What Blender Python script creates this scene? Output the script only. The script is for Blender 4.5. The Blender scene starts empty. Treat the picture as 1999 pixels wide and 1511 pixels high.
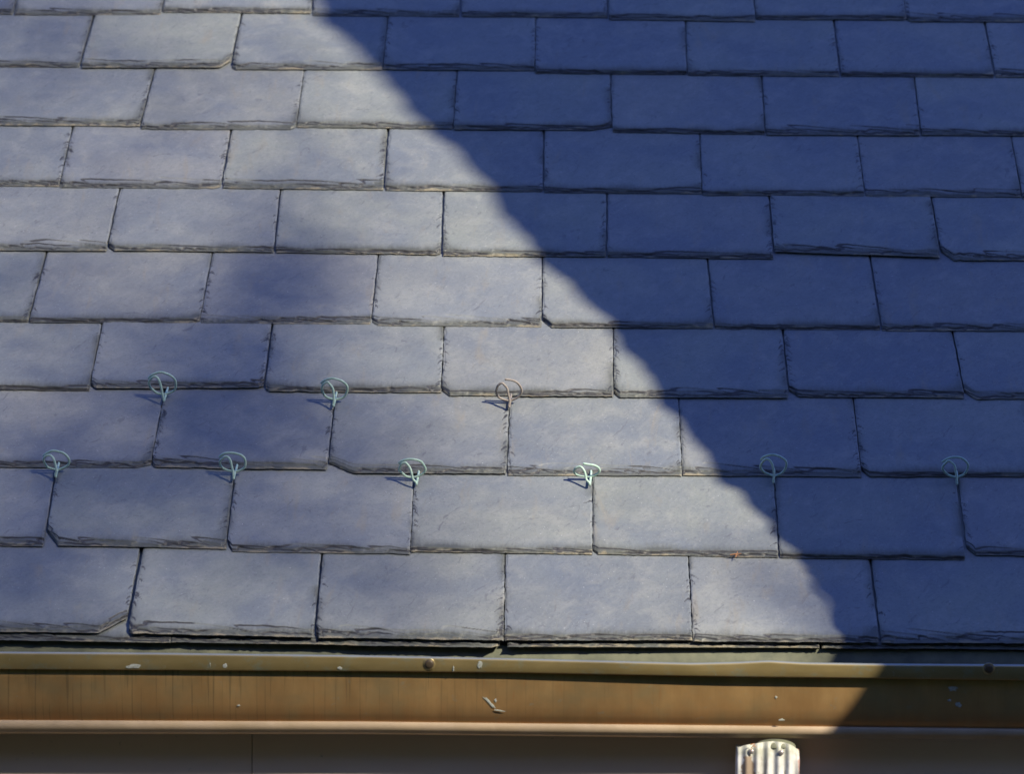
import bpy, math, random
import numpy as np
from mathutils import Vector, Matrix

# ------------------------------------------------------------------ camera, sky, sun
SC = bpy.context.scene
COL = SC.collection
PITCH = math.radians(33.7)                       # roof pitch
U = np.array([1.0, 0, 0])                        # along the eave
V = np.array([0, math.cos(PITCH), math.sin(PITCH)])   # up the slope
N = np.array([0, -math.sin(PITCH), math.cos(PITCH)])  # out of the slope

FPX, CX, CY = 7082.0, 999.5, 755.5               # focal length and centre of the photograph, in its pixels
uc = np.array([248500., 2236., -7082.]); uc /= np.linalg.norm(uc)
vc = np.array([250.5, -5415., 7082.]); vc -= uc * vc.dot(uc); vc /= np.linalg.norm(vc)
nc = np.cross(uc, vc)
R = np.outer(U, uc) + np.outer(V, vc) + np.outer(N, nc)      # camera (right, down, forward) -> world
DEPTH0 = 5.886
CAM = -R @ (np.array([(985 - CX) / FPX, (1247 - CY) / FPX, 1.0]) * DEPTH0)

cd = bpy.data.cameras.new('camera'); cam = bpy.data.objects.new('camera', cd); COL.objects.link(cam)
cd.sensor_width = 36.0; cd.lens = FPX / 1999 * 36.0
cd.clip_start = 0.1; cd.clip_end = 500
cm = Matrix(((R[0][0], -R[0][1], -R[0][2], CAM[0]), (R[1][0], -R[1][1], -R[1][2], CAM[1]),
             (R[2][0], -R[2][1], -R[2][2], CAM[2]), (0, 0, 0, 1)))
cam.matrix_world = cm
cd.dof.use_dof = True; cd.dof.focus_distance = 6.28; cd.dof.aperture_fstop = 6.3
SC.camera = cam

SUN = 0.573 * U + 0.819 * N - 0.045 * V; SUN /= np.linalg.norm(SUN)   # towards the sun
sun_el = math.asin(SUN[2]); sun_az = math.atan2(SUN[0], SUN[1])
w = bpy.data.worlds.new('World'); SC.world = w; w.use_nodes = True
wn = w.node_tree; bg = wn.nodes['Background']
sky = wn.nodes.new('ShaderNodeTexSky'); sky.sky_type = 'NISHITA'; sky.sun_disc = False
sky.sun_elevation = sun_el; sky.sun_rotation = sun_az
sky.ozone_density = 6.0; sky.air_density = 1.0; sky.dust_density = 0.3; sky.altitude = 200
hs = wn.nodes.new('ShaderNodeHueSaturation'); hs.inputs['Saturation'].default_value = 1.08; hs.inputs['Hue'].default_value = .521
wn.links.new(sky.outputs[0], hs.inputs['Color']); wn.links.new(hs.outputs[0], bg.inputs['Color'])
bg.inputs['Strength'].default_value = 0.145
sl = bpy.data.lights.new('sun', 'SUN'); so = bpy.data.objects.new('sun', sl); COL.objects.link(so)
sl.energy = 4.8; sl.angle = math.radians(0.53); sl.color = (1.0, 0.90, 0.70)
so.rotation_euler = Vector(SUN).to_track_quat('Z', 'Y').to_euler(); so.location = (8, -6, 12)
vs = SC.view_settings; vs.view_transform = 'Standard'; vs.look = 'None'; vs.gamma = 1; vs.exposure = 0.80
SC.render.resolution_x = 1024; SC.render.resolution_y = 775

# ------------------------------------------------------------------ measuring helpers
def ray(px, py):
    d = R @ np.array([(px - CX) / FPX, (py - CY) / FPX, 1.0]); return d
def uv(px, py):
    """where a point of the photograph lies on the plane of the slate tails (metres along eave, up slope)"""
    d = ray(px, py); t = -CAM.dot(N) / d.dot(N); p = CAM + d * t
    return p.dot(U), p.dot(V)
def on_y(px, py, Y):
    d = ray(px, py); t = (Y - CAM[1]) / d[1]; return CAM + d * t

rs = np.random.RandomState(7)
_tab = rs.rand(256, 256).astype(np.float64)
def vnoise(x, y, seed=0):
    x = np.asarray(x, float) + seed * 17.31; y = np.asarray(y, float) + seed * 9.77
    xi = np.floor(x).astype(int); yi = np.floor(y).astype(int)
    fx = x - xi; fy = y - yi; fx = fx * fx * (3 - 2 * fx); fy = fy * fy * (3 - 2 * fy)
    a = _tab[xi & 255, yi & 255]; b = _tab[(xi + 1) & 255, yi & 255]
    c = _tab[xi & 255, (yi + 1) & 255]; d = _tab[(xi + 1) & 255, (yi + 1) & 255]
    return (a * (1 - fx) + b * fx) * (1 - fy) + (c * (1 - fx) + d * fx) * fy * 1.0
def sstep(a, b, x):
    t = np.clip((x - a) / (b - a), 0, 1); return t * t * (3 - 2 * t)

# ------------------------------------------------------------------ object helpers
def tag(o, label=None, cat=None, group=None, kind=None):
    if label: o['label'] = label
    if cat: o['category'] = cat
    if group: o['group'] = group
    if kind: o['kind'] = kind
    return o
def empty(name, loc=(0, 0, 0), rot=(0, 0, 0)):
    o = bpy.data.objects.new(name, None); COL.objects.link(o); o.location = loc; o.rotation_euler = rot
    o.empty_display_size = 0.05
    return o
def mesh_obj(name, verts, faces, mat, parent=None, loc=(0, 0, 0), smooth=False, attrs=None):
    me = bpy.data.meshes.new(name)
    verts = np.asarray(verts, dtype=np.float32)
    if isinstance(faces, np.ndarray):
        nf, k = faces.shape
        me.vertices.add(len(verts)); me.vertices.foreach_set('co', verts.ravel())
        me.loops.add(nf * k); me.loops.foreach_set('vertex_index', faces.astype(np.int32).ravel())
        me.polygons.add(nf); me.polygons.foreach_set('loop_start', np.arange(0, nf * k, k, dtype=np.int32))
        me.update(calc_edges=True)
    else:
        me.from_pydata([tuple(map(float, v)) for v in verts], [], faces); me.update()
    if smooth: me.polygons.foreach_set('use_smooth', np.ones(len(me.polygons), dtype=bool))
    if attrs:
        for k_, a in attrs.items():
            at = me.attributes.new(k_, 'FLOAT', 'POINT'); at.data.foreach_set('value', np.asarray(a, dtype=np.float32))
    me.materials.append(mat)
    o = bpy.data.objects.new(name, me); COL.objects.link(o); o.location = loc
    if parent: o.parent = parent
    return o
class MB:
    def __init__(s): s.v = []; s.f = []
    def box(s, a, b):
        i = len(s.v); x0, y0, z0 = a; x1, y1, z1 = b
        s.v += [(x0,y0,z0),(x1,y0,z0),(x1,y1,z0),(x0,y1,z0),(x0,y0,z1),(x1,y0,z1),(x1,y1,z1),(x0,y1,z1)]
        s.f += [tuple(i+k for k in q) for q in ((3,2,1,0),(4,5,6,7),(0,1,5,4),(1,2,6,5),(2,3,7,6),(3,0,4,7))]
        return s
    def tube(s, pts, rad, n=8, cap=True):
        pts = [np.asarray(p, float) for p in pts]; base = len(s.v); prev = None
        for k, p in enumerate(pts):
            t = pts[min(k+1, len(pts)-1)] - pts[max(k-1, 0)]; t = t / (np.linalg.norm(t) + 1e-9)
            if prev is None:
                a = np.array([0, 0, 1.]) if abs(t[2]) < .9 else np.array([1., 0, 0])
            else: a = prev
            a = a - t * a.dot(t); a /= np.linalg.norm(a); prev = a; b = np.cross(t, a)
            r = rad[k] if hasattr(rad, '__len__') else rad
            for j in range(n):
                q = 2 * math.pi * j / n; s.v.append(tuple(p + r * (math.cos(q) * a + math.sin(q) * b)))
        for k in range(len(pts) - 1):
            for j in range(n):
                j2 = (j + 1) % n
                s.f.append((base+k*n+j, base+k*n+j2, base+(k+1)*n+j2, base+(k+1)*n+j))
        if cap:
            s.f.append(tuple(base + j for j in reversed(range(n)))); e = base + (len(pts)-1)*n
            s.f.append(tuple(e + j for j in range(n)))
        return s
    def build(s, name, mat, parent=None, smooth=False, loc=(0, 0, 0)):
        return mesh_obj(name, s.v, s.f, mat, parent, loc, smooth)

# ------------------------------------------------------------------ materials
class NT:
    def __init__(s, name):
        s.m = bpy.data.materials.new(name); s.m.use_nodes = True; s.t = s.m.node_tree
        s.b = s.t.nodes['Principled BSDF']
    def n(s, typ, **kw):
        x = s.t.nodes.new(typ)
        for k, v in kw.items():
            if k in x.inputs: x.inputs[k].default_value = v
            else: setattr(x, k, v)
        return x
    def l(s, a, b): s.t.links.new(a, b)
    def noise(s, vec, scale, detail=4, rough=.55, dist=0):
        x = s.n('ShaderNodeTexNoise'); x.inputs['Scale'].default_value = scale; x.inputs['Detail'].default_value = detail
        x.inputs['Roughness'].default_value = rough; x.inputs['Distortion'].default_value = dist; s.l(vec, x.inputs['Vector']); return x.outputs['Fac']
    def ramp(s, fac, stops):
        x = s.n('ShaderNodeValToRGB'); e = x.color_ramp.elements
        while len(e) < len(stops): e.new(.5)
        for q, (p, c) in zip(e, stops):
            q.position = p; q.color = (c, c, c, 1) if not hasattr(c, '__len__') else (*c, 1)
        s.l(fac, x.inputs[0]); return x.outputs['Color']
    def mix(s, fac, a, b, mode='MIX'):
        x = s.n('ShaderNodeMix', data_type='RGBA', blend_type=mode)
        for v, k in ((fac, 0), (a, 6), (b, 7)):
            if hasattr(v, 'links'): s.l(v, x.inputs[k])
            elif hasattr(v, '__len__'): x.inputs[k].default_value = (*v, 1)
            else: x.inputs[k].default_value = v
        return x.outputs[2]
    def math(s, op, a, b=0.0, clamp=False):
        x = s.n('ShaderNodeMath', operation=op, use_clamp=clamp)
        for v, k in ((a, 0), (b, 1)):
            if hasattr(v, 'links'): s.l(v, x.inputs[k])
            else: x.inputs[k].default_value = v
        return x.outputs[0]
    def mapping(s, vec, scale=(1, 1, 1), rot=(0, 0, 0)):
        x = s.n('ShaderNodeMapping')
        if any(rot): x.vector_type = 'TEXTURE'; scale = tuple(1 / q for q in scale)
        x.inputs['Scale'].default_value = scale; x.inputs['Rotation'].default_value = rot
        s.l(vec, x.inputs['Vector']); return x.outputs[0]
    def bump(s, h, strength, dist, prev=None):
        x = s.n('ShaderNodeBump'); x.inputs['Strength'].default_value = strength; x.inputs['Distance'].default_value = dist
        s.l(h, x.inputs['Height'])
        if prev: s.l(prev, x.inputs['Normal'])
        return x.outputs[0]

def slate_material():
    m = NT('slate'); oc = m.n('ShaderNodeTexCoord').outputs['Object']
    oi = m.n('ShaderNodeObjectInfo').outputs['Random']
    off = m.n('ShaderNodeCombineXYZ'); m.l(m.math('MULTIPLY', oi, 37.0), off.inputs[0]); m.l(m.math('MULTIPLY', oi, 91.0), off.inputs[1])
    va = m.n('ShaderNodeVectorMath', operation='ADD'); m.l(oc, va.inputs[0]); m.l(off.outputs[0], va.inputs[1]); P = va.outputs[0]
    ed = m.n('ShaderNodeAttribute', attribute_name='edge').outputs['Fac']
    ck = m.n('ShaderNodeAttribute', attribute_name='crack').outputs['Fac']
    broad = m.noise(P, 5.5, 3, .5, .5)
    c = m.mix(m.ramp(oi, [(0, 0), (1, 1)]), (.150, .168, .192), (.222, .236, .240))
    r2 = m.math('FRACT', m.math('MULTIPLY', oi, 7.31)); r3 = m.math('FRACT', m.math('MULTIPLY', oi, 13.7))
    c = m.mix(m.math('MULTIPLY', r2, .7), c, (.200, .220, .200))
    c = m.mix(m.ramp(r3, [(.72, 0), (.8, .2)]), c, (.185, .168, .195))
    c = m.mix(m.ramp(broad, [(.35, .65), (.62, 0)]), c, (.125, .148, .190))
    c = m.mix(m.ramp(m.noise(P, 16, 6, .68, .6), [(.48, 0), (.70, .40)]), c, (.29, .295, .275))
    strk = m.noise(m.mapping(P, (70, 24, 1), (0, 0, -.62)), 1.0, 6, .66, 1.2)
    c = m.mix(m.ramp(strk, [(.50, .0), (.74, .24)]), c, (.30, .305, .315))
    stk2 = m.noise(m.mapping(P, (30, 12, 1), (0, 0, -.85)), 1.0, 7, .70, 2.0)
    c = m.mix(m.ramp(stk2, [(.55, .0), (.72, .38)]), c, (.13, .14, .155))
    fine = m.noise(P, 190, 6, .78)
    c = m.mix(m.ramp(fine, [(.36, .42), (.50, 0)]), c, (.10, .11, .135))
    spk = m.noise(P, 300, 2, .5)
    c = m.mix(m.ramp(spk, [(.70, 0), (.76, .55)]), c, (.5, .51, .52))
    # scratches: thin pale and dark hairlines
    hl = m.noise(m.mapping(P, (6, 11, 1), (0, 0, .6)), 1.0, 3, .5, 3.0)
    hair = m.ramp(m.math('ABSOLUTE', m.math('SUBTRACT', hl, .5)), [(.0, 1), (.006, 0)])
    c = m.mix(m.math('MULTIPLY', hair, m.ramp(m.noise(P, 24, 3), [(.52, 0), (.60, .4)])), c, (.09, .095, .11))
    fl = m.noise(m.mapping(P, (45, 16, 1), (0, 0, -.5)), 1.0, 4, .7, 2.0)
    c = m.mix(m.ramp(fl, [(.62, 0), (.68, .5)]), c, (.085, .09, .11))
    # brown run-off stains
    rs_ = m.noise(m.mapping(P, (30, 7, 1)), 1.0, 5, .65, .6)
    c = m.mix(m.ramp(rs_, [(.58, 0), (.74, .45)]), c, (.235, .205, .155))
    # algae and dirt gathered along the dressed edges
    vert = m.noise(m.mapping(P, (190, 35, 1)), 1.0, 4, .6)
    e1 = m.math('MULTIPLY', ed, m.math('ADD', .35, m.math('MULTIPLY', vert, 1.5)))
    c = m.mix(m.ramp(e1, [(.12, 0), (.55, .85)]), c, (.075, .08, .07))
    warm = m.math('MULTIPLY', ed, m.noise(P, 60, 4, .6))
    c = m.mix(m.ramp(warm, [(.42, 0), (.62, .6)]), c, (.30, .255, .17))
    c = m.mix(m.ramp(ck, [(.12, 0), (.55, .95)]), c, (.035, .035, .04))
    m.l(c, m.b.inputs['Base Color'])
    m.l(m.ramp(m.noise(P, 30, 4), [(.3, .42), (.7, .62)]), m.b.inputs['Roughness'])
    m.b.inputs['Specular IOR Level'].default_value = .45
    h = m.math('ADD', m.math('MULTIPLY', m.math('ADD', strk, stk2), .9), m.math('MULTIPLY', m.noise(P, 60, 6, .7), .9))
    b1 = m.bump(h, .42, .0020); b2 = m.bump(fine, .35, .0005, b1); m.l(b2, m.b.inputs['Normal'])
    return m.m
M_SLATE = slate_material()

def simple(name, col, rough=.6, metal=0, var=None, scale=20, bump=0.0, bscale=80, spec=.4):
    m = NT(name); oc = m.n('ShaderNodeTexCoord').outputs['Object']
    c = m.mix(m.ramp(m.noise(oc, scale, 5, .6), [(.3, 0), (.7, 1)]), col, var or tuple(x * .7 for x in col))
    m.l(c, m.b.inputs['Base Color']); m.b.inputs['Roughness'].default_value = rough; m.b.inputs['Metallic'].default_value = metal
    m.b.inputs['Specular IOR Level'].default_value = spec
    if bump: m.l(m.bump(m.noise(oc, bscale, 5), bump, .002), m.b.inputs['Normal'])
    return m.m
M_DECK = simple('roof_boards', (.05, .045, .04), .9)
M_WIRE = simple('verdigris_wire', (.48, .63, .55), .45, 0, (.30, .46, .39), 130, .4, 900)
M_WIRE2 = simple('bleached_wire', (.36, .32, .29), .5, 0, (.20, .17, .15), 160, .4, 900)
M_RIVET = simple('rivet_bronze', (.10, .075, .05), .45, .3)
M_SPLASH = simple('lime_splash', (.40, .43, .40), .8, 0, (.24, .25, .22), 260)
M_NEEDLE = simple('dry_needle', (.52, .24, .10), .7)
M_SCREW = simple('screw_zinc', (.55, .50, .50), .35, .6)

def copper_face():
    m = NT('weathered_copper_face'); oc = m.n('ShaderNodeTexCoord').outputs['Object']
    sx = m.n('ShaderNodeSeparateXYZ'); m.l(oc, sx.inputs[0])
    a = m.noise(m.mapping(oc, (22, 1, 9)), 1, 5, .6)
    c = m.mix(m.ramp(a, [(.3, 0), (.7, 1)]), (.38, .225, .095), (.50, .315, .14))
    c = m.mix(m.ramp(m.noise(m.mapping(oc, (14, 1, 20)), 1, 5, .6), [(.45, 0), (.7, .6)]), c, (.30, .24, .13))
    # run marks: fine vertical drips
    st = m.noise(m.mapping(oc, (230, 1, 7)), 1, 1, .4)
    gate = m.noise(m.mapping(oc, (5, 1, 1)), 1, 2)
    gx = m.n('ShaderNodeMapRange'); gx.inputs['From Min'].default_value = .35; gx.inputs['From Max'].default_value = -.35; m.l(sx.outputs[0], gx.inputs['Value'])
    stm = m.math('MULTIPLY', m.ramp(st, [(.58, 0), (.66, .40)]), m.math('ADD', .12, m.math('MULTIPLY', m.ramp(gate, [(.35, .35), (.55, 1)]), gx.outputs[0])))
    c = m.mix(stm, c, (.13, .105, .06))
    c = m.mix(m.ramp(m.noise(m.mapping(oc, (90, 1, 14)), 1, 4, .7), [(.60, 0), (.72, .5)]), c, (.42, .20, .08))
    z = sx.outputs[2]
    lo = m.n('ShaderNodeMapRange'); lo.inputs['From Min'].default_value = .022; lo.inputs['From Max'].default_value = -.028; m.l(sx.outputs[2], lo.inputs['Value'])
    lo2 = m.math('MULTIPLY', lo.outputs[0], m.ramp(m.noise(m.mapping(oc, (26, 1, 30)), 1, 5, .65), [(.35, .25), (.6, 1)]))
    c = m.mix(m.math('MULTIPLY', lo2, .6), c, (.46, .215, .085))
    c = m.mix(m.ramp(m.noise(m.mapping(oc, (35, 1, 45)), 1, 5, .7), [(.62, 0), (.70, .35)]), c, (.30, .33, .27))
    m.l(c, m.b.inputs['Base Color']); m.b.inputs['Roughness'].default_value = .38; m.b.inputs['Metallic'].default_value = .6
    m.l(m.bump(m.noise(m.mapping(oc, (8, 1, 5)), 1, 3), .5, .006), m.b.inputs['Normal'])
    return m.m
M_FACE = copper_face()
def copper_lip():
    m = NT('olive_copper_lip'); oc = m.n('ShaderNodeTexCoord').outputs['Object']
    c = m.mix(m.ramp(m.noise(m.mapping(oc, (9, 9, 25)), 1, 5, .6), [(.3, 0), (.7, 1)]), (.26, .20, .085), (.36, .275, .13))
    g = m.noise(m.mapping(oc, (22, 30, 30)), 1, 6, .7)
    c = m.mix(m.ramp(g, [(.53, 0), (.72, .75)]), c, (.24, .30, .25))
    c = m.mix(m.ramp(m.noise(m.mapping(oc, (80, 1, 40)), 1, 5, .7), [(.63, 0), (.72, .7)]), c, (.40, .42, .37))
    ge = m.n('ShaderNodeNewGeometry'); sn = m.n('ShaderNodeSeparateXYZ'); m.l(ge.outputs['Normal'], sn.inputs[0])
    c = m.mix(m.ramp(sn.outputs[2], [(.45, 0), (.8, .8)]), c, (.36, .40, .38))  # bluish sky highlight painted onto the upward-facing top of the lip
    m.l(c, m.b.inputs['Base Color']); m.b.inputs['Roughness'].default_value = .36; m.b.inputs['Metallic'].default_value = .5
    m.l(m.bump(m.noise(m.mapping(oc, (10, 10, 10)), 1, 4), .4, .003), m.b.inputs['Normal'])
    return m.m
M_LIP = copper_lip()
M_PATINA = simple('green_patina', (.17, .175, .12), .6, 0, (.085, .095, .07), 25, .2)
M_BEAD = simple('tan_copper_bead', (.42, .32, .225), .5, .1, (.34, .255, .165), 18, .2)
def board():
    m = NT('brown_painted_board'); oc = m.n('ShaderNodeTexCoord').outputs['Object']
    c = m.mix(m.ramp(m.noise(m.mapping(oc, (2, 1, 8)), 1, 5, .6), [(.3, 0), (.7, 1)]), (.68, .48, .33), (.72, .55, .42))
    c = m.mix(m.ramp(m.noise(oc, 70, 4, .7), [(.66, 0), (.74, .6)]), c, (.07, .05, .035))
    m.l(c, m.b.inputs['Base Color']); m.b.inputs['Roughness'].default_value = .55
    m.l(m.bump(m.noise(m.mapping(oc, (5, 1, 90)), 1, 4), .3, .001), m.b.inputs['Normal'])
    return m.m
M_BOARD = board()
def pipe_mat():
    m = NT('chipped_white_paint'); oc = m.n('ShaderNodeTexCoord').outputs['Object']
    c = m.mix(m.ramp(m.noise(oc, 40, 5, .6), [(.35, 0), (.7, 1)]), (.70, .70, .71), (.46, .46, .44))
    sx = m.n('ShaderNodeSeparateXYZ'); m.l(oc, sx.inputs[0])
    dx = m.math('MULTIPLY', m.math('ADD', sx.outputs[0], .032), 95); dz = m.math('MULTIPLY', m.math('ADD', sx.outputs[2], .028), 42)
    dd = m.math('ADD', m.math('SQRT', m.math('ADD', m.math('MULTIPLY', dx, dx), m.math('MULTIPLY', dz, dz))), m.math('MULTIPLY', m.noise(oc, 130, 4), 1.2))
    c = m.mix(m.ramp(m.math('MULTIPLY', dd, .5), [(.72, 1), (.80, 0)]), c, (.27, .21, .16))
    c = m.mix(m.ramp(m.noise(m.mapping(oc, (60, 60, 20)), 1, 5, .6), [(.60, 0), (.66, .7)]), c, (.30, .27, .24))
    top = m.math('ADD', m.math('MULTIPLY', m.math('ADD', sx.outputs[2], .010), 40), m.noise(oc, 60, 4))
    c = m.mix(m.ramp(top, [(.45, 0), (.9, .7)]), c, (.33, .34, .26))
    rt = m.math('ADD', m.math('MULTIPLY', m.math('SUBTRACT', sx.outputs[0], .046), 60), m.noise(oc, 45, 3))
    c = m.mix(m.ramp(rt, [(.6, 0), (.75, .85)]), c, (.38, .20, .17))
    m.l(c, m.b.inputs['Base Color']); m.b.inputs['Roughness'].default_value = .55
    return m.m
M_PIPE = pipe_mat()
M_WALL = simple('pale_render', (.50, .47, .42), .8, 0, (.42, .40, .36), 3, .3)
M_LAWN = simple('lawn', (.045, .055, .025), .95, 0, (.06, .06, .03), 1.5)
M_GROUND = simple('sandy_paving', (.17, .14, .11), .95, 0, (.13, .11, .09), 1.5)
M_BARK = simple('bark', (.13, .10, .07), .9, 0, (.08, .06, .045), 8, .6, 20)
M_LEAF = simple('leaf', (.07, .11, .03), .6, 0, (.05, .08, .02), 3)

# ------------------------------------------------------------------ setting
o = mesh_obj('ground', [(-60, -60, -6), (60, -60, -6), (60, 60, -6), (-60, 60, -6)], [(0, 1, 2, 3)], M_LAWN); tag(o, kind='structure')
mb = MB(); mb.box((-12, -3.2, -5.999), (12, .2, -5.93)); o = mb.build('terrace', M_GROUND); tag(o, kind='structure')

# ------------------------------------------------------------------ slate roof
ROOF = empty('slate_roof', (0, 0, 0), (PITCH, 0, 0))
tag(ROOF, 'blue-grey slate roof slope, half in sun and half in deep shade', 'roof')
T_SL, STEP, EXPO, LEN = .0056, .0064, .1905, .457
TILT = STEP / EXPO

def axis(w, edge, de, dm):
    k = max(2, int(edge / de)); a = np.linspace(0, edge, k, endpoint=False)
    mid = np.linspace(edge, w - edge, max(3, int((w - 2 * edge) / dm)), endpoint=False)
    b = np.linspace(w - edge, w, k + 1); return np.concatenate([a, mid, b])

def slate_mesh(uL0, uR0, uL1, uR1, vL, vR, rnd, cutL=None, cutR=None, lift=0.0, hi=True, dup=0.0, rough=1.0):
    """verts in roof coordinates; left edge from uL0 (tail) to uL1 (one exposure up); cut = (width, height) of a lost corner"""
    W = uR0 - uL0; seed = rnd.random() * 200; s1 = rnd.random() * 50
    if hi:
        xs = axis(W, .022, .0011, .0026)
        g = np.concatenate([np.arange(0, .034, .0010), np.arange(.034, EXPO + .012, .0030), [EXPO + .05, LEN]])
    else:
        xs = axis(W, .02, .004, .03); g = np.array([0, .001, .004, .007, .012, .02, .06, .12, EXPO, LEN])
    nx, ng = len(xs), len(g)
    X, G = np.meshgrid(xs, g)
    q = xs / W
    vmin = (vnoise(xs * 160, 0 * xs, s1) - .5) * .0014 * rough + (vnoise(xs * 35, 0 * xs, s1 + 3) - .5) * .0016 * rough
    vmin = vmin + np.maximum(0, vnoise(xs * 60, 0 * xs, s1 + 8) - .80) * .012
    if cutL: vmin = vmin + np.maximum(0, cutL[1] * (1 - xs / cutL[0])) ** 1.0
    if cutR: vmin = vmin + np.maximum(0, cutR[1] * (1 - (W - xs) / cutR[0]))
    Vm = vmin[None, :] * np.clip(1 - (G / .17), 0, 1)
    Vl = G + Vm
    # outline of the sides
    jl = (vnoise(g * 220, 0 * g, s1 + 5) - .5) * .0011 + (vnoise(g * 60, 0 * g, s1 + 6) - .5) * .0014
    jr = (vnoise(g * 220, 0 * g, s1 + 15) - .5) * .0011 + (vnoise(g * 60, 0 * g, s1 + 16) - .5) * .0014
    QL = np.clip(1 - X / .02, 0, 1); QR = np.clip(1 - (W - X) / .02, 0, 1)
    Xl = X + jl[:, None] * QL - jr[:, None] * QR
    # relief
    H = (vnoise(X * 11, Vl * 11, seed) - .5) * .0009 + (vnoise(X * 34, Vl * 40, seed + 1) - .5) * .00030
    H = H + rnd.uniform(-.004, .004) * (X - W / 2) * .5
    crack = np.zeros_like(X); d = G
    amp = rnd.choice([.45, .7, .85, 1.0, 1.2, 1.45])
    prev = None
    for i, (b0, a0, fr, st) in enumerate(((.0170, .0135, 17, .0013), (.0105, .0095, 30, .0013), (.0050, .0060, 48, .0013))):
        ph = rnd.random() * 90
        n1 = np.abs(vnoise(X * fr + Vl * 60, 0 * X, seed + ph) * 2 - 1) ** .8
        n2 = vnoise(X * fr * 3.1, Vl * 90, seed + ph + 2)
        D = (b0 * .35 + a0 * n1 * 1.25 + .0026 * (n2 - .5)) * amp
        s_ = sstep(D + .0004, D - .0007, d)
        H = H - st * s_
        gate = sstep(.34, .60, vnoise(X * 18 + i * 7, 0 * X, seed + ph + 9))
        ln = np.exp(-((d - D + .0002) / .00135) ** 2) * gate
        crack = np.maximum(crack, ln * (d > .0006)); H = H - .0009 * ln
    H = H - .0011 * sstep(.0045, 0, d)
    # side edges: small conchoidal bites and ticks
    for side in (0, 1):
        S = X if side == 0 else W - X
        fr = 55
        n1 = np.abs(vnoise(0 * X, (Vl * fr + S * 70), seed + 31 + side) * 2 - 1)
        D = (.0010 + .0042 * n1 ** 1.6) * (1.0 if side == 0 else .8)
        s_ = sstep(D + .0005, D - .0008, S); H = H - .0013 * s_
        if hi:
            for k in range(rnd.choice([3, 6, 9, 13, 18, 24])):
                v0 = rnd.uniform(.01, EXPO - .005); Lk = rnd.uniform(.004, .0150); an = rnd.uniform(.5, 1.25)
                ox = rnd.uniform(0, .005); dx, dy = math.cos(an) * Lk, -math.sin(an) * Lk
                px_, py_ = S - ox, Vl - v0
                tt = np.clip((px_ * dx + py_ * dy) / (Lk * Lk), 0, 1)
                bend = .0012 * np.sin(tt * 3.1)
                dd = np.hypot(px_ - dx * tt - bend, py_ - dy * tt)
                gk = np.exp(-(dd / (rnd.uniform(.0010, .0021) * (1.15 - tt * .8))) ** 2) * rnd.uniform(.4, 1)
                H = H - .0008 * gk; crack = np.maximum(crack, gk * .9)
    if hi:                                       # scattered splits on the face
        for k in range(rnd.randint(0, 4)):
            cx, cy = rnd.uniform(.03, W - .03), rnd.uniform(.02, EXPO - .03); an = rnd.uniform(-1.2, 1.2); Lk = rnd.uniform(.008, .035)
            dx, dy = math.cos(an) * Lk, math.sin(an) * Lk
            tt = np.clip(((X - cx) * dx + (Vl - cy) * dy) / (Lk * Lk), 0, 1)
            dd = np.hypot(X - cx - dx * tt, Vl - cy - dy * tt - .003 * np.sin(tt * 3.1) - .0015 * (vnoise(X * 200, Vl * 200, seed) - .5))
            gk = np.exp(-(dd / .0016) ** 2) * rnd.uniform(.12, .45); crack = np.maximum(crack, gk); H = H - .0004 * gk
    if cutL: H = H - .0016 * sstep(.006, 0, (Vl - vmin[None, :])) * (X < cutL[0])
    edge = np.exp(-d / .013) + (.26 * np.exp(-X / .010) + .36 * np.exp(-(W - X) / .012)) * sstep(.35, .7, vnoise(X * 9, Vl * 20, seed + 70)) * 1.3
    edge = np.clip(edge * (.55 + .9 * vnoise(X * 22, Vl * 22, seed + 77)), 0, 1.2)
    # place on the roof
    vb = vL * (1 - q) + vR * q
    tL = uL0 + (uL1 - uL0) * (Vl / EXPO); tR = uR0 + (uR1 - uR0) * (Vl / EXPO)
    uu = tL + (tR - tL) * (Xl / W); vv = vb[None, :] + Vl
    gg = np.clip(Vl, 0, LEN)
    nn = H - TILT * gg + lift * (1 - gg / LEN)
    top = np.stack([uu, vv, nn], -1).reshape(-1, 3)
    idx = np.arange(nx * ng).reshape(ng, nx)
    F = np.stack([idx[:-1, :-1], idx[:-1, 1:], idx[1:, 1:], idx[1:, :-1]], -1).reshape(-1, 4)
    bd = np.concatenate([idx[0, :], idx[1:, -1], idx[-1, -2::-1], idx[-2:0:-1, 0]])
    nb = len(bd); n0 = len(top)
    ringt = top[bd].copy(); ringb = top[bd].copy()
    Gf = np.clip(Vl.reshape(-1)[bd], 0, LEN)
    thick = -T_SL - TILT * Gf + lift * (1 - Gf / LEN)
    ringm = ringt.copy(); ringm[:, 2] = ringt[:, 2] * .5 + thick * .5
    tail = (np.arange(nb) < nx)
    ringm[:, 1] += np.where(tail, (vnoise(np.arange(nb) * .6, np.zeros(nb), s1 + 40) - .5) * .0016, 0)
    ringb[:, 2] = thick; ringb[:, 1] += np.where(tail, .0006, 0)
    allv = np.concatenate([top, ringt, ringm, ringb])
    i0 = n0 + np.arange(nb); i1 = n0 + (np.arange(nb) + 1) % nb
    Fs = [np.stack([i0, i0 + nb, i1 + nb, i1], -1), np.stack([i0 + nb, i0 + 2 * nb, i1 + 2 * nb, i1 + nb], -1)]
    F = np.concatenate([F] + Fs)
    # the underside as one big quad
    c = n0 + 2 * nb + np.array([0, nx - 1, nx - 1 + ng - 1, nx - 1 + ng - 1 + nx - 1]); F = np.concatenate([F, c[::-1][None, :]])
    ed = np.concatenate([edge.reshape(-1), np.tile(np.where(tail, .85, .35), 3)])
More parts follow.
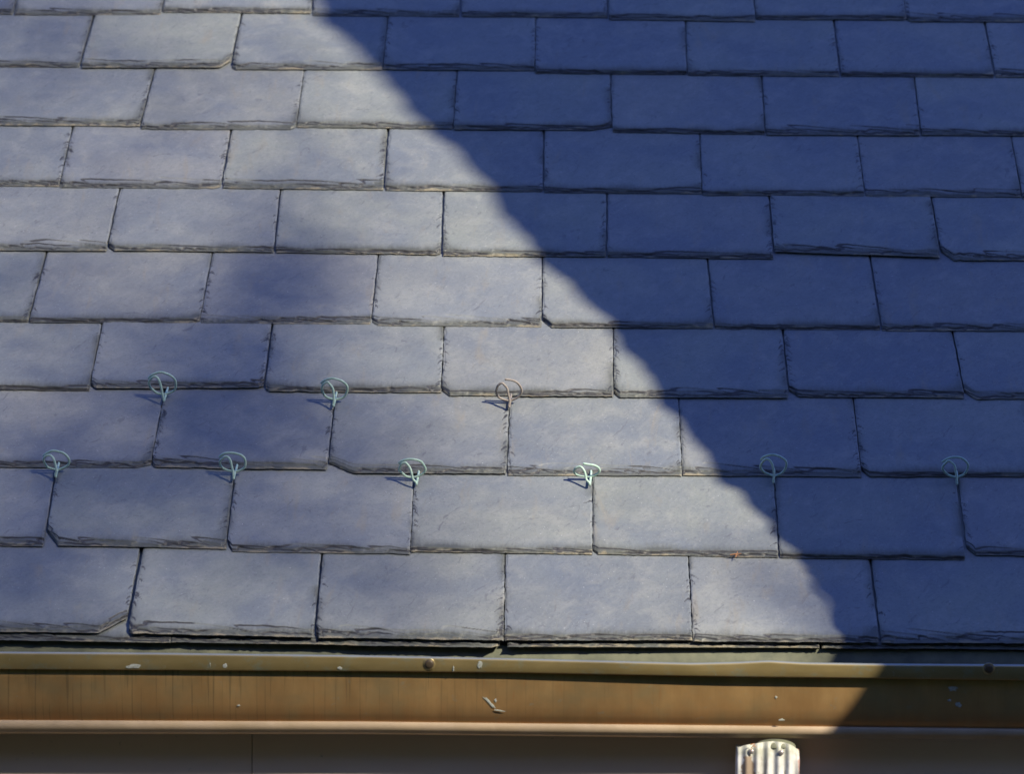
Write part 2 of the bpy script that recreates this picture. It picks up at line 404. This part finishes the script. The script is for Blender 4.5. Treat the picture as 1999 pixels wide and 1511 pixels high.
    ck = np.concatenate([crack.reshape(-1), np.zeros(nb * 3)])
    return allv, F, {'edge': ed, 'crack': ck}

# each course: joints (x at tail, x one course up), and for each slate its tail line (y left, y right) and lost corners, in photograph pixels
COURSES = [
 # joints bottom, joints top, tails, special {index: (cutL, cutR, lift)}
 ('J', [-120, 246, 615, 984, 1352, 1718, 2085], [-88, 272, 628, 986, 1345, 1700, 2058],
  [(1228, 1232), (1233, 1241), (1241, 1247), (1246, 1246), (1248, 1250), (1251, 1252)],
  {0: (None, (.042, .040), 0), 1: ((.006, .006), None, .001), 2: ((.005, .012), None, .0008)}),
 ('I', [-268, 86, 442, 801, 1157, 1521, 1886, 2250], [-240, 107, 457, 808, 1157, 1512, 1870, 2225],
  [(1056, 1063), (1061, 1068), (1073, 1078), (1073, 1078), (1078, 1084), (1085, 1089), (1080, 1083)],
  {1: ((.022, .040), None, .001), 2: ((.008, .018), None, 0), 4: ((.008, .009), None, 0), 6: ((.014, .020), None, .0006)}),
 ('H', [-52, 294, 639, 990, 1332, 1682, 2026], [-20, 317, 652, 995, 1326, 1668, 2008],
  [(907, 909), (909, 914), (921, 922), (924, 925), (924, 927), (926, 927)],
  {1: ((.006, .010), None, .0016), 2: ((.044, .028), None, .002), 0: (None, (.022, .010), 0), 5: ((.013, .018), None, .0004)}),
 ('G', [-168, 174, 516, 862, 1198, 1540, 1884, 2224], [-138, 198, 531, 867, 1197, 1529, 1861, 2195],
  [(754, 758), (756, 754), (761, 763), (769, 771), (772, 774), (770, 773), (775, 775)],
  {1: ((.010, .012), (.012, .006), .0022), 2: ((.008, .008), None, .0016), 3: ((.014, .016), None, .0016), 4: ((.010, .014), None, .0012), 5: ((.016, .018), None, .0006), 6: ((.018, .022), None, .0006)}),
 ('F', [-278, 56, 390, 724, 1059, 1393, 1721, 2050], [-246, 86, 411, 736, 1059, 1382, 1703, 2027],
  [(622, 624), (625, 626), (627, 628), (631, 634), (636, 637), (638, 639), (642, 642)],
  {4: ((.016, .022), None, .0014), 3: ((.010, .008), None, 0)}),
 ('E', [-120, 208, 535, 862, 1185, 1510, 1837, 2160], [-88, 231, 546, 865, 1186, 1502, 1819, 2137],
  [(484, 486), (485, 488), (488, 493), (495, 497), (497, 501), (488, 500), (504, 505)],
  {1: ((.012, .012), None, .0008), 2: (None, (.008, .006), 0), 6: ((.022, .030), None, .001), 5: (None, None, .0022)}),
 ('D', [-200, 116, 431, 750, 1061, 1371, 1688, 1996, 2304], [-168, 139, 449, 757, 1062, 1367, 1675, 1977, 2280],
  [(356, 359), (361, 363), (363, 366), (367, 369), (371, 373), (376, 378), (379, 380), (384, 385)],
  {1: (None, (.014, .006), 0)}),
 ('C', [-32, 273, 579, 885, 1195, 1494, 1798, 2102], [-8, 298, 592, 892, 1192, 1488, 1787, 2083],
  [(240, 242), (247, 248), (244, 246), (248, 250), (253, 257), (259, 260), (259, 261)],
  {1: (None, (.010, .010), 0), 3: (None, (.040, .014), .0008)}),
 ('B', [-140, 155, 451, 747, 1044, 1341, 1640, 1943, 2240], [-110, 181, 470, 757, 1046, 1338, 1629, 1925, 2218],
  [(124, 126), (129, 128), (131, 131), (131, 133), (138, 140), (142, 144), (143, 146), (145, 146)],
  {1: (None, (.020, .026), .0022), 2: ((.008, .008), None, .0004)}),
 ('A', [-264, 25, 316, 608, 899, 1188, 1476, 1771, 2060], [-236, 50, 334, 617, 900, 1184, 1466, 1757, 2040],
  [(20, 23), (24, 24), (20, 21), (25, 27), (27, 29), (33, 37), (32, 33), (37, 38)],
  {6: (None, (.006, .004), 0), 7: ((.008, .010), None, .0004)}),
]
rnd = random.Random(11)
GAP = .0013
out_v, out_f, out_e, out_c, out_n = [], [], [], [], 0
def add_outer(a):
    global out_n
    out_v.append(a[0]); out_f.append(a[1] + out_n); out_e.append(a[2]['edge']); out_c.append(a[2]['crack']); out_n += len(a[0])
def make_slate(args, label=None):
    vts, F, at = slate_mesh(*args[0], **args[1])
    org = np.array([args[0][0], args[0][4], 0.0])
    s = mesh_obj('slate', vts - org, F, M_SLATE, ROOF, tuple(org), True, at)
    if label: s['label'] = label
    return s
def cut_label(sp):
    a, b = sp[0], sp[1]
    if a and a[0] > .012: return 'slate with its lower left corner knocked off'
    if b and b[0] > .012: return 'slate with its lower right corner broken away'
    return None
rows_v = []
for name, jb, jt, tails, spec in COURSES:
    n = len(tails); yj = lambda x, i: None
    mids = []
    for i in range(n):
        yl, yr = tails[i]
        uL, vL = uv(jb[i], yl); uR, vR = uv(jb[i + 1], yr); mids.append((vL + vR) / 2)
        # the y of the course above, for the upper end of the joint
        yt = (yl + yr) / 2
        vt = (vL + vR) / 2 + EXPO
        # find the photograph y that has this v
        lo, hi_ = yt - 220, yt
        for _ in range(30):
            md = (lo + hi_) / 2
            if uv(jt[i], md)[1] > vt: lo = md
            else: hi_ = md
        uL1 = uv(jt[i], md)[0]; uR1 = uv(jt[i + 1], md)[0]
        sp = spec.get(i, (None, None, rnd.choice([0, .0002, .0006])))
        g = GAP * rnd.choice([.5, .8, 1.0, 1.3, 2.0])
        a = (uL + g, uR - g, uL1 + g, uR1 - g, vL, vR, rnd)
        make_slate((a, dict(cutL=sp[0], cutR=sp[1], lift=sp[2])), cut_label(sp))
    rows_v.append(sum(mids) / n)
    # the course goes on past the frame on both sides
    for sgn in (-1, 1):
        u0 = uv(jb[0], tails[0][0])[0] if sgn < 0 else uv(jb[-1], tails[-1][1])[0]
        for k in range(9):
            wdt = .304 * rnd.uniform(.985, 1.015); a, b = (u0 - wdt, u0) if sgn < 0 else (u0, u0 + wdt)
            add_outer(slate_mesh(a + .0015, b - .0015, a + .0015, b - .0015, mids[0 if sgn < 0 else -1], mids[0 if sgn < 0 else -1], rnd, lift=rnd.choice([0, .0008]), hi=False))
            u0 = a if sgn < 0 else b
# starter course under the lowest one
for (x0, x1, ya, yb) in ((-300, 330, 1238, 1247), (331, 974, 1246, 1257), (990, 1601, 1255, 1257), (1606, 2240, 1258, 1262)):
    uL, vL = uv(x0, ya); uR, vR = uv(x1, yb); vL += .0065; vR += .0065
    a = slate_mesh(uL, uR, uL, uR, vL, vR, rnd, hi=True, lift=0, cutR=(.012, .006) if x1 == 974 else None)
    a[0][:, 2] = a[0][:, 2] - STEP - .0032
    org = np.array([uL, vL, 0.0])
    s = mesh_obj('starter_slate', a[0] - org, a[1], M_SLATE, ROOF, tuple(org), True, a[2])
# upper courses beyond the frame
vv0 = rows_v[-1]
for k in range(1, 14):
    v0 = vv0 + k * .19; u0 = -3.6 + (k % 2) * .152
    for j in range(24):
        add_outer(slate_mesh(u0 + .0015, u0 + .3025, u0 + .0015, u0 + .3025, v0, v0, rnd, lift=0, hi=False)); u0 += .304
o = mesh_obj('outlying_slates', np.concatenate(out_v), np.concatenate(out_f), M_SLATE, ROOF, (0, 0, 0), True,
             {'edge': np.concatenate(out_e), 'crack': np.concatenate(out_c)}); o['kind'] = 'stuff'
NTAIL = -TILT * LEN - T_SL - .001
mb = MB(); mb.box((-3.8, .012, NTAIL - .034), (3.9, 4.3, NTAIL - .0035)); mb.build('roof_deck', M_DECK, ROOF)

# ------------------------------------------------------------------ snow guards: bent copper wire, one loop each
def guard(px, py, R_=.0235, cu=-.003, tilt=0.0, end=150, mat=M_WIRE, start=118, squash=1.0, swirl=0.0, label=''):
    bu, bv = uv(px, py); n_s = -TILT * .022; rn_ = random.Random(int(px))
    k_ = R_ / .0235; q_ = squash
    A = [(2, 50, -4.5), (2, 34, .2), (1.2, 18, 1.9), (.3, 5, 2.3), (0, 0, 3.2), (-.6, 1.5, 6.5)]
    B = [(-1.6, 5, 14), (-3.6, 11, 25), (-6.2, 16, 33.5), (-10.5, 20, 39), (-16, 22, 40.5), (-21.5, 22, 36.5), (-25.5, 22, 29), (-25.6, 22, 19), (-21, 22, 10), (-13, 21.5, 4), (-2, 21, 1.6),
         (9, 21.5, 4.5), (17, 22, 11.5), (21, 23, 22), (19.5, 24, 32), (13, 25, 40.5), (4, 25.5, 45.5), (-6, 26, 47), (-15, 26.5, 44.5), (-22, 27, 39.5), (-27, 27, 33)]
    if end < 120: B = B[:-4] + [(-9, 26, 47.5)]
    P_ = [np.array(a) / 1000 for a in A]
    for (a, b, c) in B:
        a = a * k_ + cu * 1000 + 2.5; c = 2 + (c - 2) * q_ * k_; b = b + tilt * (c - 22)
        a += rn_.uniform(-1.1, 1.1); c += rn_.uniform(-.8, .8)
        P_.append(np.array([a, b, c]) / 1000)
    sm = []
    for i in range(len(P_) - 1):
        p0, p1, p2, p3 = P_[max(i-1, 0)], P_[i], P_[i+1], P_[min(i+2, len(P_)-1)]
        for k in range(4):
            t = k / 4; sm.append(.5 * (2*p1 + (p2-p0)*t + (2*p0-5*p1+4*p2-p3)*t*t + (3*p1-p0-3*p2+p3)*t**3))
    sm.append(P_[-1]); rad = [.0021] * len(sm)
    mb = MB(); 
    mb.tube([q for q in sm], rad, 8)
    ob = mb.build('snow_guard', mat, None, True)
    mw = Matrix(((1, 0, 0, 0), (0, V[1], N[1], 0), (0, V[2], N[2], 0), (0, 0, 0, 1)))
    p = bu * U + bv * V + n_s * N
    mw.translation = Vector(p)
    ob.matrix_world = mw @ Matrix.Rotation(swirl, 4, 'Z')
    tag(ob, label, 'snow guard', 'copper wire snow guards along the lower courses')
    return ob
guard(320, 785, label='green wire snow guard, leftmost of the three in the upper row')
guard(651, 795, label='green wire snow guard, middle of the three in the upper row', R_=.0225, cu=.001, start=110)
guard(994, 797, label='bleached greyish wire snow guard with an open loop, in the upper row', mat=M_WIRE2, end=105, R_=.0225, start=125, cu=-.001)
guard(109, 933, label='green wire snow guard nearest the left edge, in the lower row', swirl=.06, R_=.0215, cu=.001, squash=.9, start=130)
guard(456, 937, label='green wire snow guard, second from the left in the lower row', R_=.0220, cu=-.002, squash=.9, start=125)
guard(813, 948, label='green wire snow guard, third from the left in the lower row', R_=.0220, cu=-.008, squash=.85, start=125)
guard(1151, 949, label='pale green snow guard with its loop bent flat and open, nearest the shade', R_=.0215, cu=-.006, squash=.66, end=112, start=125, tilt=-.15)
guard(1510, 944, label='green wire snow guard in the shade above the white downspout', R_=.0215, cu=0, start=115, squash=1.0)
guard(1868, 947, label='green wire snow guard in the shade, rightmost of the lower row', R_=.0215, cu=-.002, start=120, squash=.95)

# ------------------------------------------------------------------ copper gutter
YF = -.100                                       # front of the lip
gut = empty('copper_gutter', (0, YF, -.10)); tag(gut, 'brown weathered copper gutter with an olive rolled lip under the slates', 'gutter')
GZ = gut.location.z
X0, X1 = -3.4, 3.6
xs = np.concatenate([np.linspace(X0, -1.1, 12), np.linspace(-1.05, 1.1, 180), np.linspace(1.2, X1, 12)])
def zat(px, py): return on_y(px, py, YF)[2]
# the height of the lip, from its top edge in the photograph
lx = [on_y(a, b, YF) for a, b in ((0, 1274), (300, 1276), (700, 1281), (1000, 1287), (1350, 1296), (1440, 1294), (1500, 1291), (1570, 1295), (1700, 1297), (1999, 1299))]
LZ = np.interp(xs, [p[0] for p in lx], [p[2] for p in lx])
lb = [on_y(a, b, YF) for a, b in ((0, 1307), (700, 1311), (1000, 1314), (1350, 1321), (1999, 1329))]
LB = np.interp(xs, [p[0] for p in lb], [p[2] for p in lb])
fb = [on_y(a, b, YF + .01) for a, b in ((0, 1409), (700, 1412), (1350, 1420), (1999, 1427))]
FB = np.interp(xs, [p[0] for p in fb], [p[2] for p in fb])
bb = [on_y(a, b, YF + .016) for a, b in ((0, 1434), (700, 1435), (1350, 1443), (1999, 1448))]
BB = np.interp(xs, [p[0] for p in bb], [p[2] for p in bb])
pro = np.interp(xs, [-3, -.6, .0, .35, .6, 3], [.0082, .0085, .0102, .0140, .0138, .0135])   # how far the lip stands out
wob = (vnoise(xs * 3, xs * 0, 4) - .5) * .0016
def sweep(name, prof, mat, closed=True):
    """prof(i) -> list of (y, z) for station i; swept along x"""
    P = [prof(i) for i in range(len(xs))]; k = len(P[0])
    vts = [(xs[i] , y - YF, z - GZ) for i in range(len(xs)) for (y, z) in P[i]]
    f = []
    kk = k if closed else k - 1
    for i in range(len(xs) - 1):
        for j in range(kk): f.append((i*k + j, (i+1)*k + j, (i+1)*k + (j+1) % k, i*k + (j+1) % k))
    if closed: f.append(tuple(range(k))[::-1]); f.append(tuple((len(xs)-1)*k + j for j in range(k)))
    o = mesh_obj(name, vts, f, mat, gut, (0, 0, 0), True)
    return o
def lip_prof(i):
    zt, zb = LZ[i], LB[i]; y0 = YF + wob[i]; r = .0042
    p = [(y0 + pro[i] - .001, zb + .001), (y0 + pro[i] * .4, zb - .0006), (y0 + .0012, zb)]
    p += [(y0 + .0002, zb + .002), (y0, (zt + zb) / 2), (y0, zt - r)]
    for q in range(1, 7):
        a = math.pi / 2 * q / 6; p.append((y0 + r * (1 - math.cos(a)), zt - r + r * math.sin(a)))
    p += [(y0 + .012, zt - .0006), (y0 + .014, zt - .002), (y0 + .014, zt - .004), (y0 + pro[i] + .0015, zt - .0045)]
    return p
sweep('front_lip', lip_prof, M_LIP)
def face_prof(i):
    y0 = YF + wob[i] + pro[i]; zt = LZ[i] - .006; zb = FB[i]
    p = [(y0, zt), (y0 + .0003, zb + .07), (y0, zb + .05), (y0 + .0002, zb + .03), (y0 + .001, zb + .024), (y0 + .0024, zb + .016), (y0 + .0050, zb + .009), (y0 + .0085, zb + .003), (y0 + .0095, zb + .0012)]
    p += [(y0 + .0115, zb + .0012), (y0 + .0105, zb + .004), (y0 + .0075, zb + .012), (y0 + .0025, zb + .024), (y0 + .0018, zb + .07), (y0 + .0014, zt)]
    return p
sweep('front_face', face_prof, M_FACE)
def bead_prof(i):
    y0 = YF + wob[i] + pro[i] + .0062; zt = FB[i] + .0010; zb = BB[i]; h = zt - zb
    return [(y0 + .030, zt), (y0 + .003, zt), (y0 + .0005, zt - .002), (y0, zt - h * .35), (y0, zt - h * .62), (y0 + .003, zt - h * .70), (y0 + .004, zt - h * .85), (y0 + .008, zb), (y0 + .048, zb), (y0 + .048, zb + .002), (y0 + .030, zb + .003)]
sweep('bottom_moulding', bead_prof, M_BEAD)
BACK = .0165
def back_prof(i):
    return [(BACK, -.0140), (BACK, -.06), (BACK, FB[i] + .014), (YF + .025, FB[i] + .010), (YF + .025, FB[i] + .008), (BACK + .003, FB[i] + .010), (BACK + .003, -.0140)]
sweep('back_pan', back_prof, M_PATINA)
# rivets, with their pale washers
for (px, py) in ((838, 1297), (1930, 1306)):
    p = on_y(px, py, YF); i = int(np.argmin(abs(xs - p[0]))); y0 = YF + wob[i]
    for nm, r, h, mt in (('washer', .0098, .0008, M_LIP), ('rivet', .0072, .0030, M_RIVET)):
        vts = []; f = []
        for k, (rr, hh) in enumerate(((1, 0), (1, h * .5), (.8, h * .9), (.4, h))):
            for j in range(20):
                a = 2 * math.pi * j / 20; vts.append((r * rr * math.cos(a), -hh, r * rr * math.sin(a)))
        for k in range(3):
            for j in range(20): f.append((k*20 + j, k*20 + (j+1) % 20, (k+1)*20 + (j+1) % 20, (k+1)*20 + j))
        f.append(tuple(60 + j for j in range(20)))
        mesh_obj(nm, vts, f, mt, gut, (p[0], y0 - YF - .0004, p[2] - GZ), True)
# lime splashes
def splash(px, py, w_, h_, Y, ang=0, n=14, rough=.35):
    p = on_y(px, py, Y); vts = [(0, -.0012, 0)]; rr = random.Random(px)
    for j in range(n):
        a = 2 * math.pi * j / n; q = 1 + rr.uniform(-rough, rough)
        x, z = w_ * math.cos(a) * q, h_ * math.sin(a) * q
        vts.append((x * math.cos(ang) - z * math.sin(ang), -.0003, x * math.sin(ang) + z * math.cos(ang)))
    f = [(0, 1 + j, 1 + (j + 1) % n) for j in range(n)]
    mesh_obj('lime_splash', vts, f, M_SPLASH, gut, (p[0], Y - YF, p[2] - GZ), True)
yl = YF - .0006
for a in ((262, 1301, .012, .004), (440, 1300, .004, .0045), (663, 1305, .0035, .0025), (937, 1298, .004, .0058), (410, 1298, .0008, .003), (885, 1306, .0012, .004)): splash(*a, yl)
def face_y(px):
    i = int(np.argmin(abs(xs - on_y(px, 1360, YF)[0]))); return YF + wob[i] + pro[i] - .0006
for a in ((955, 1372, .013, .0024, -.75), (974, 1388, .009, .0012, -.1), (967, 1368, .0018, .003, 0), (466, 1378, .0025, .0015, 0), (1515, 1362, .002, .002, 0), (1526, 1406, .0045, .002, 0), (1860, 1345, .007, .004, 0), (1871, 1376, .005, .004, -.5), (1853, 1368, .003, .002, 0)):
    splash(a[0], a[1], a[2], a[3], face_y(a[0]), a[4])

# ------------------------------------------------------------------ fascia board, house wall
YB = -.0222
seam = on_y(492, 1470, YB)[0]
zt = float(BB.min()) - .002
fb_ = empty('fascia_board', (0, YB, zt)); tag(fb_, 'shaded brown painted board under the gutter, with one upright seam', 'fascia board')
def bd(x0, x1):
    mb = MB(); mb.box((x0, 0, -.32), (x1, .03, .012)); return mb
bd(X0, seam - .0007).build('board_length', M_BOARD, fb_); bd(seam + .0007, X1).build('board_length', M_BOARD, fb_)
mb = MB(); mb.box((X0, -.02, -6), (X1, .25, zt - .315)); o = mb.build('house_wall', M_WALL); tag(o, 'pale rendered house wall below the fascia board', 'wall')

# ------------------------------------------------------------------ downspout
pc = on_y(1500, 1470, YF); dsp = empty('downspout', (pc[0], YF + .003, pc[2])); tag(dsp, 'white corrugated metal downspout with chipped paint under the gutter', 'downspout')
Wd, Dp = .051, .043
def pipe_out(nc=90):
    pts = []
    def fr(x): # corrugated front
        return .0046 * (1 - math.cos(2 * math.pi * (x + Wd) / (2 * Wd / 6.0))) * .5
    for k in range(nc + 1):
        x = -Wd + 2 * Wd * k / nc; e = min(x + Wd, Wd - x); rnd_ = .012
        yy = fr(x)
        if e < rnd_: yy += rnd_ - math.sqrt(max(0, rnd_**2 - (rnd_ - e)**2))
        pts.append((x, yy))
    for k in range(1, 10): pts.append((Wd, .012 + (Dp - .012) * k / 9))
    pts.append((-Wd, Dp)); 
    for k in range(1, 9): pts.append((-Wd, Dp - (Dp - .012) * k / 9))
    return pts
po = pipe_out(); k = len(po); zs = [-1.2, -.2, -.08, -.03, .0, .008, .013, .017]
vts = []
topz = pc[2]
def topedge(x): return .010 + .0065 * math.exp(-((x - .008) / .03) ** 2) - .010 * max(0, (x - .03) / .02) ** 2 - .006 * max(0, (-x - .036) / .015)
for zi, z in enumerate(zs):
    for (x, y) in po:
        zz = z if zi < 4 else -.03 + (topedge(x) + .03) * (zi - 3) / 4
        inset = .0 if zi < 6 else .0012 * (zi - 5)
        vts.append((x * (1 - inset * 8), y + inset * 2, zz))
f = [(i*k + j, i*k + (j+1) % k, (i+1)*k + (j+1) % k, (i+1)*k + j) for i in range(len(zs)-1) for j in range(k)]
f.append(tuple((len(zs)-1)*k + j for j in range(k)))
mesh_obj('pipe', vts, f, M_PIPE, dsp, (0, 0, 0), True)
# rounded elbow cap above the pipe mouth
vts = []; f = []; na, nb_ = 28, 8
for a in range(nb_ + 1):
    ph = math.pi / 2 * a / nb_
    for j in range(na):
        q = 2 * math.pi * j / na; vts.append((.012 + .033 * math.cos(ph) * math.cos(q), .022 + .018 * math.cos(ph) * math.sin(q), .006 + .012 * math.sin(ph)))
for a in range(nb_):
    for j in range(na): f.append((a*na + j, a*na + (j+1) % na, (a+1)*na + (j+1) % na, (a+1)*na + j))
mesh_obj('outlet_elbow', vts, f, M_PATINA, dsp, (0, 0, 0), True)
for (px, py) in ((1467, 1468), (1525, 1470)):
    p = on_y(px, py, YF + .003)
    vts = []; f = []
    for kk_, (rr, hh) in enumerate(((1, 0), (1, .001), (.75, .0024), (.3, .003))):
        for j in range(14): a = 2*math.pi*j/14; vts.append((.0042*rr*math.cos(a), -hh, .0042*rr*math.sin(a)))
    for kk_ in range(3):
        for j in range(14): f.append((kk_*14+j, kk_*14+(j+1)%14, (kk_+1)*14+(j+1)%14, (kk_+1)*14+j))
    f.append(tuple(42 + j for j in range(14)))
    mesh_obj('screw', vts, f, M_SCREW, dsp, (p[0] - pc[0], .0005, p[2] - pc[2]), True)

# a few dry needles caught on the edges
def needles(pts_list, label, Y=None):
    mb = MB()
    for (a, b) in pts_list:
        if Y is None:
            (u0, v0), (u1, v1) = uv(*a), uv(*b); p = u0*U + v0*V + .0018*N; q = u1*U + v1*V + .0022*N
        else: p = on_y(*a, Y); q = on_y(*b, Y)
        mb.tube([p, (p + q) / 2 + .0006 * N, q], [.0008, .0007, .0004], 5)
    o = mb.build('dry_needles', M_NEEDLE); tag(o, label, 'plant debris')
needles([((1425, 1085), (1447, 1083)), ((1436, 1090), (1440, 1079)), ((1432, 1084), (1444, 1088))], 'orange dry needles caught on a slate edge by the shade line')
needles([((1466, 1462), (1474, 1453)), ((1470, 1456), (1476, 1460)), ((1465, 1455), (1473, 1452)), ((1469, 1463), (1465, 1468))], 'orange dry needles stuck to the top of the downspout', YF + .001)

# ------------------------------------------------------------------ what casts the shade: an added slab out of view and a tree
EDGE = [(560,-60),(600,-10),(625,30),(655,60),(705,100),(735,130),(770,180),(820,230),(880,280),(922,330),(958,380),(990,430),(1032,480),(1068,520),(1112,560),(1140,590),(1156,605),(1190,640),(1212,680),(1228,700),(1250,730),(1285,770),(1305,800),(1345,850),(1382,900),(1418,940),(1440,955),(1462,985),(1495,1020),(1530,1060),(1556,1090),(1572,1105),(1598,1150),(1618,1195),(1640,1240)]
YG = -1.2
def up_sun(p, Y): t = (Y - p[1]) / SUN[1]; return p + SUN * t
pl = []
E2 = []
for q in range(len(EDGE) - 1):
    for k in range(3):
        t = k / 3; E2.append((EDGE[q][0] * (1 - t) + EDGE[q+1][0] * t, EDGE[q][1] * (1 - t) + EDGE[q+1][1] * t))
E2.append(EDGE[-1])
for (a, b) in E2:
    a += 26 * (float(vnoise(b / 26., 0., 90)) - .5) + 12 * (float(vnoise(b / 9., 0., 91)) - .5)
    u_, v_ = uv(a, b); pl.append(up_sun(u_ * U + v_ * V, YG))
for (a, b, Y) in ((1716, 1303, YF), (1690, 1335, YF + .011), (1665, 1372, YF + .011), (1636, 1412, YF + .011)):
    pl.append(up_sun(on_y(a, b, Y), YG))
prof = [(p[0], p[2]) for p in pl]
# order so that height decreases, keep going up to an apex and down to the ground
x_t, z_t = prof[0]
left = [(x_t + 1.1, z_t + 3.2), (x_t + .45, z_t + 1.5)] + prof
xe, ze = left[-1]; left += [(xe - .35, ze - .45), (xe - .35, -6.0)]
apx = x_t + 1.5
poly = [(x, z) for x, z in left] + [(2 * apx - x, z) for x, z in reversed(left)]
caster = empty('shade_caster', (apx, YG, -6)); tag(caster, 'unseen slab added outside the frame on the right to cast the hard-edged shade', 'shade caster')
vts = [(x - apx, 0, z + 6) for x, z in poly]; nP = len(vts)
vts += [(x + SUN[0] * .18, y + SUN[1] * .18, z + SUN[2] * .18) for (x, y, z) in vts[:nP]]
f = [tuple(range(nP)), tuple(reversed(range(nP, 2 * nP)))] + [(j, (j+1) % nP, nP + (j+1) % nP, nP + j) for j in range(nP)]
mesh_obj('shade_slab', vts, f, M_WALL, caster)  # added slab, outlined to cast the sharp shade edge on the slope

# leafy bank added behind the camera to keep low sky off the gutter
wx = np.linspace(-45, 45, 140); wz = np.linspace(-6.2, 1, 24)
gx_, gk_ = np.meshgrid(wx, np.linspace(0, 1, 24))
topz_ = 11.0 + 4.0 * vnoise(gx_ * .25, gx_ * 0, 61) + 2.5 * vnoise(gx_ * 1.1, gx_ * 0, 62)
wzv = -6.1 + gk_ * (topz_ + 6.1)
wyv = -15 - 5 * gk_ ** 2 + 3.0 * vnoise(gx_ * .6, wzv * .6, 63) + 1.5 * vnoise(gx_ * 2.1, wzv * 2.1, 64)
wi = np.arange(140 * 24).reshape(24, 140)
o = mesh_obj('sky_blocker', np.stack([gx_, wyv, wzv], -1).reshape(-1, 3), np.stack([wi[:-1, :-1], wi[:-1, 1:], wi[1:, 1:], wi[1:, :-1]], -1).reshape(-1, 4), M_LEAF)
tag(o, kind='stuff', label='dark leafy bank added behind the camera to block the low sky', cat='sky_blocker')

# dappling tree
BLOBS = [(470,750,110,.45),(545,440,65,.3),(380,880,120,.3),(200,930,130,.25),(600,1080,120,.2),(350,640,110,.2),(120,700,130,.2),(560,520,95,.75),(470,650,110,.5),(450,820,150,.75),(640,560,60,.3),(110,980,150,.35),(20,1130,150,.65),(820,900,110,.35),(300,1000,120,.3),
         (80,60,120,.2),(560,60,70,.15),(250,700,90,.3),(620,820,110,.4),(640,310,100,.2),(770,1120,130,.35),(100,840,100,.35),(50,560,90,.2),(560,1020,110,.3)]
trr = random.Random(5)
TC = None
lv, lf = [], []
def tau(px, py):
    base = (.55 + .55 * sstep(900, 1400, py)) * max(0, 1 - px / (780 + .35 * py)) ** .9 + .20 + .42 * max(0, 1 - py / 620.0)
    # clear towards the shade line
    ex = np.interp(py, [e[1] for e in EDGE], [e[0] for e in EDGE])
    near = max(0, min(1, (ex - px) / 420.0))
    t = base
    for (x, y, r, s) in BLOBS: t += 2.9 * s * math.exp(-((px - x) ** 2 + (py - y) ** 2 * 1.6) / (2 * (r * .8) ** 2))
    return t * near ** .6
def leaf(p, s):
    global lv, lf
    q = Matrix.Rotation(trr.uniform(0, 6.28), 3, 'Z') @ Matrix.Rotation(trr.uniform(-1.0, 1.0), 3, 'X') @ Matrix.Rotation(trr.uniform(-1.0, 1.0), 3, 'Y')
    i = len(lv)
    for (a, b, c) in ((-.5, 0, 0), (-.15, -.32, .04), (.25, -.26, .02), (.6, 0, -.06), (.25, .26, .02), (-.15, .32, .04)):
        lv.append(tuple(Vector(p) + q @ Vector((a * s, b * s, c * s))))
    lf.append(tuple(range(i, i + 6)))
LS = .034; AREA = .60 * LS * LS * .70
PX2 = None
# the crown over the visible slope, as thick as its shade
for gy in range(-150, 1560, 40):
    for gx in range(-350, 1750, 40):
        cx_, cy_ = gx + 20, gy + 20
        u0, v0 = uv(gx, gy); u1, v1 = uv(gx + 40, gy + 40)
        area = abs(u1 - u0) * abs(v1 - v0) * .819
        t = tau(cx_, cy_); lam = t * area / AREA; nL = int(lam) + (1 if trr.random() < lam - int(lam) else 0)
        for _ in range(nL):
            a, b = uv(gx + trr.uniform(0, 40), gy + trr.uniform(0, 40)); p = a * U + b * V + SUN * trr.uniform(12.5, 16.5)
            leaf(p, LS * trr.uniform(.8, 1.2))
cc = uv(420, 700); cc = cc[0] * U + cc[1] * V + SUN * 14.5
CR = Vector(cc)
# the rest of the crown, outside the light that falls on the visible slope
cnt = 0
while cnt < 9000:
    d = Vector((trr.gauss(0, 1), trr.gauss(0, 1), trr.gauss(0, 1))).normalized() * (trr.random() ** .4) * 3.4
    p = CR + d + Vector((1.0, -.6, .3))
    r = np.array(p) ; t_ = r.dot(N) / SUN.dot(N); h = r - SUN * t_; a, b = h.dot(U), h.dot(V)
    if -1.15 < a < 1.6 and -.55 < b < 2.1: 
        cnt += 1; continue
    leaf(p, .10 * trr.uniform(.7, 1.3)); cnt += 1
tr = empty('tree', (CR.x + 1.4, CR.y - 1.0, -6)); tag(tr, 'leafy tree standing outside the frame whose crown dapples the roof', 'tree')
base = np.array([CR.x + 1.4, CR.y - 1.0, -6.0])
mesh_obj('crown', np.array(lv) - base, lf, M_LEAF, tr)
mb = MB(); H_ = CR.z + 6
mb.tube([(0, 0, 0), (.05, .03, H_ * .35), (.12, -.05, H_ * .62), (.35, -.25, H_ * .85), (.9, -.6, H_ * 1.08)], [.28, .22, .17, .11, .03], 12)
for (a, b, c, s) in ((.8, -.9, .55, .6), (-.9, -.8, .50, .6), (1.6, .4, .6, .66), (1.4, -1.4, .7, .8)):
    mb.tube([(.1, 0, H_ * c), (a * .6, b * .6, H_ * (c + .12)), (a * 1.5, b * 1.5, H_ * (c + .28))], [.09, .06, .02], 8)
mb.build('trunk', M_BARK, tr, True)
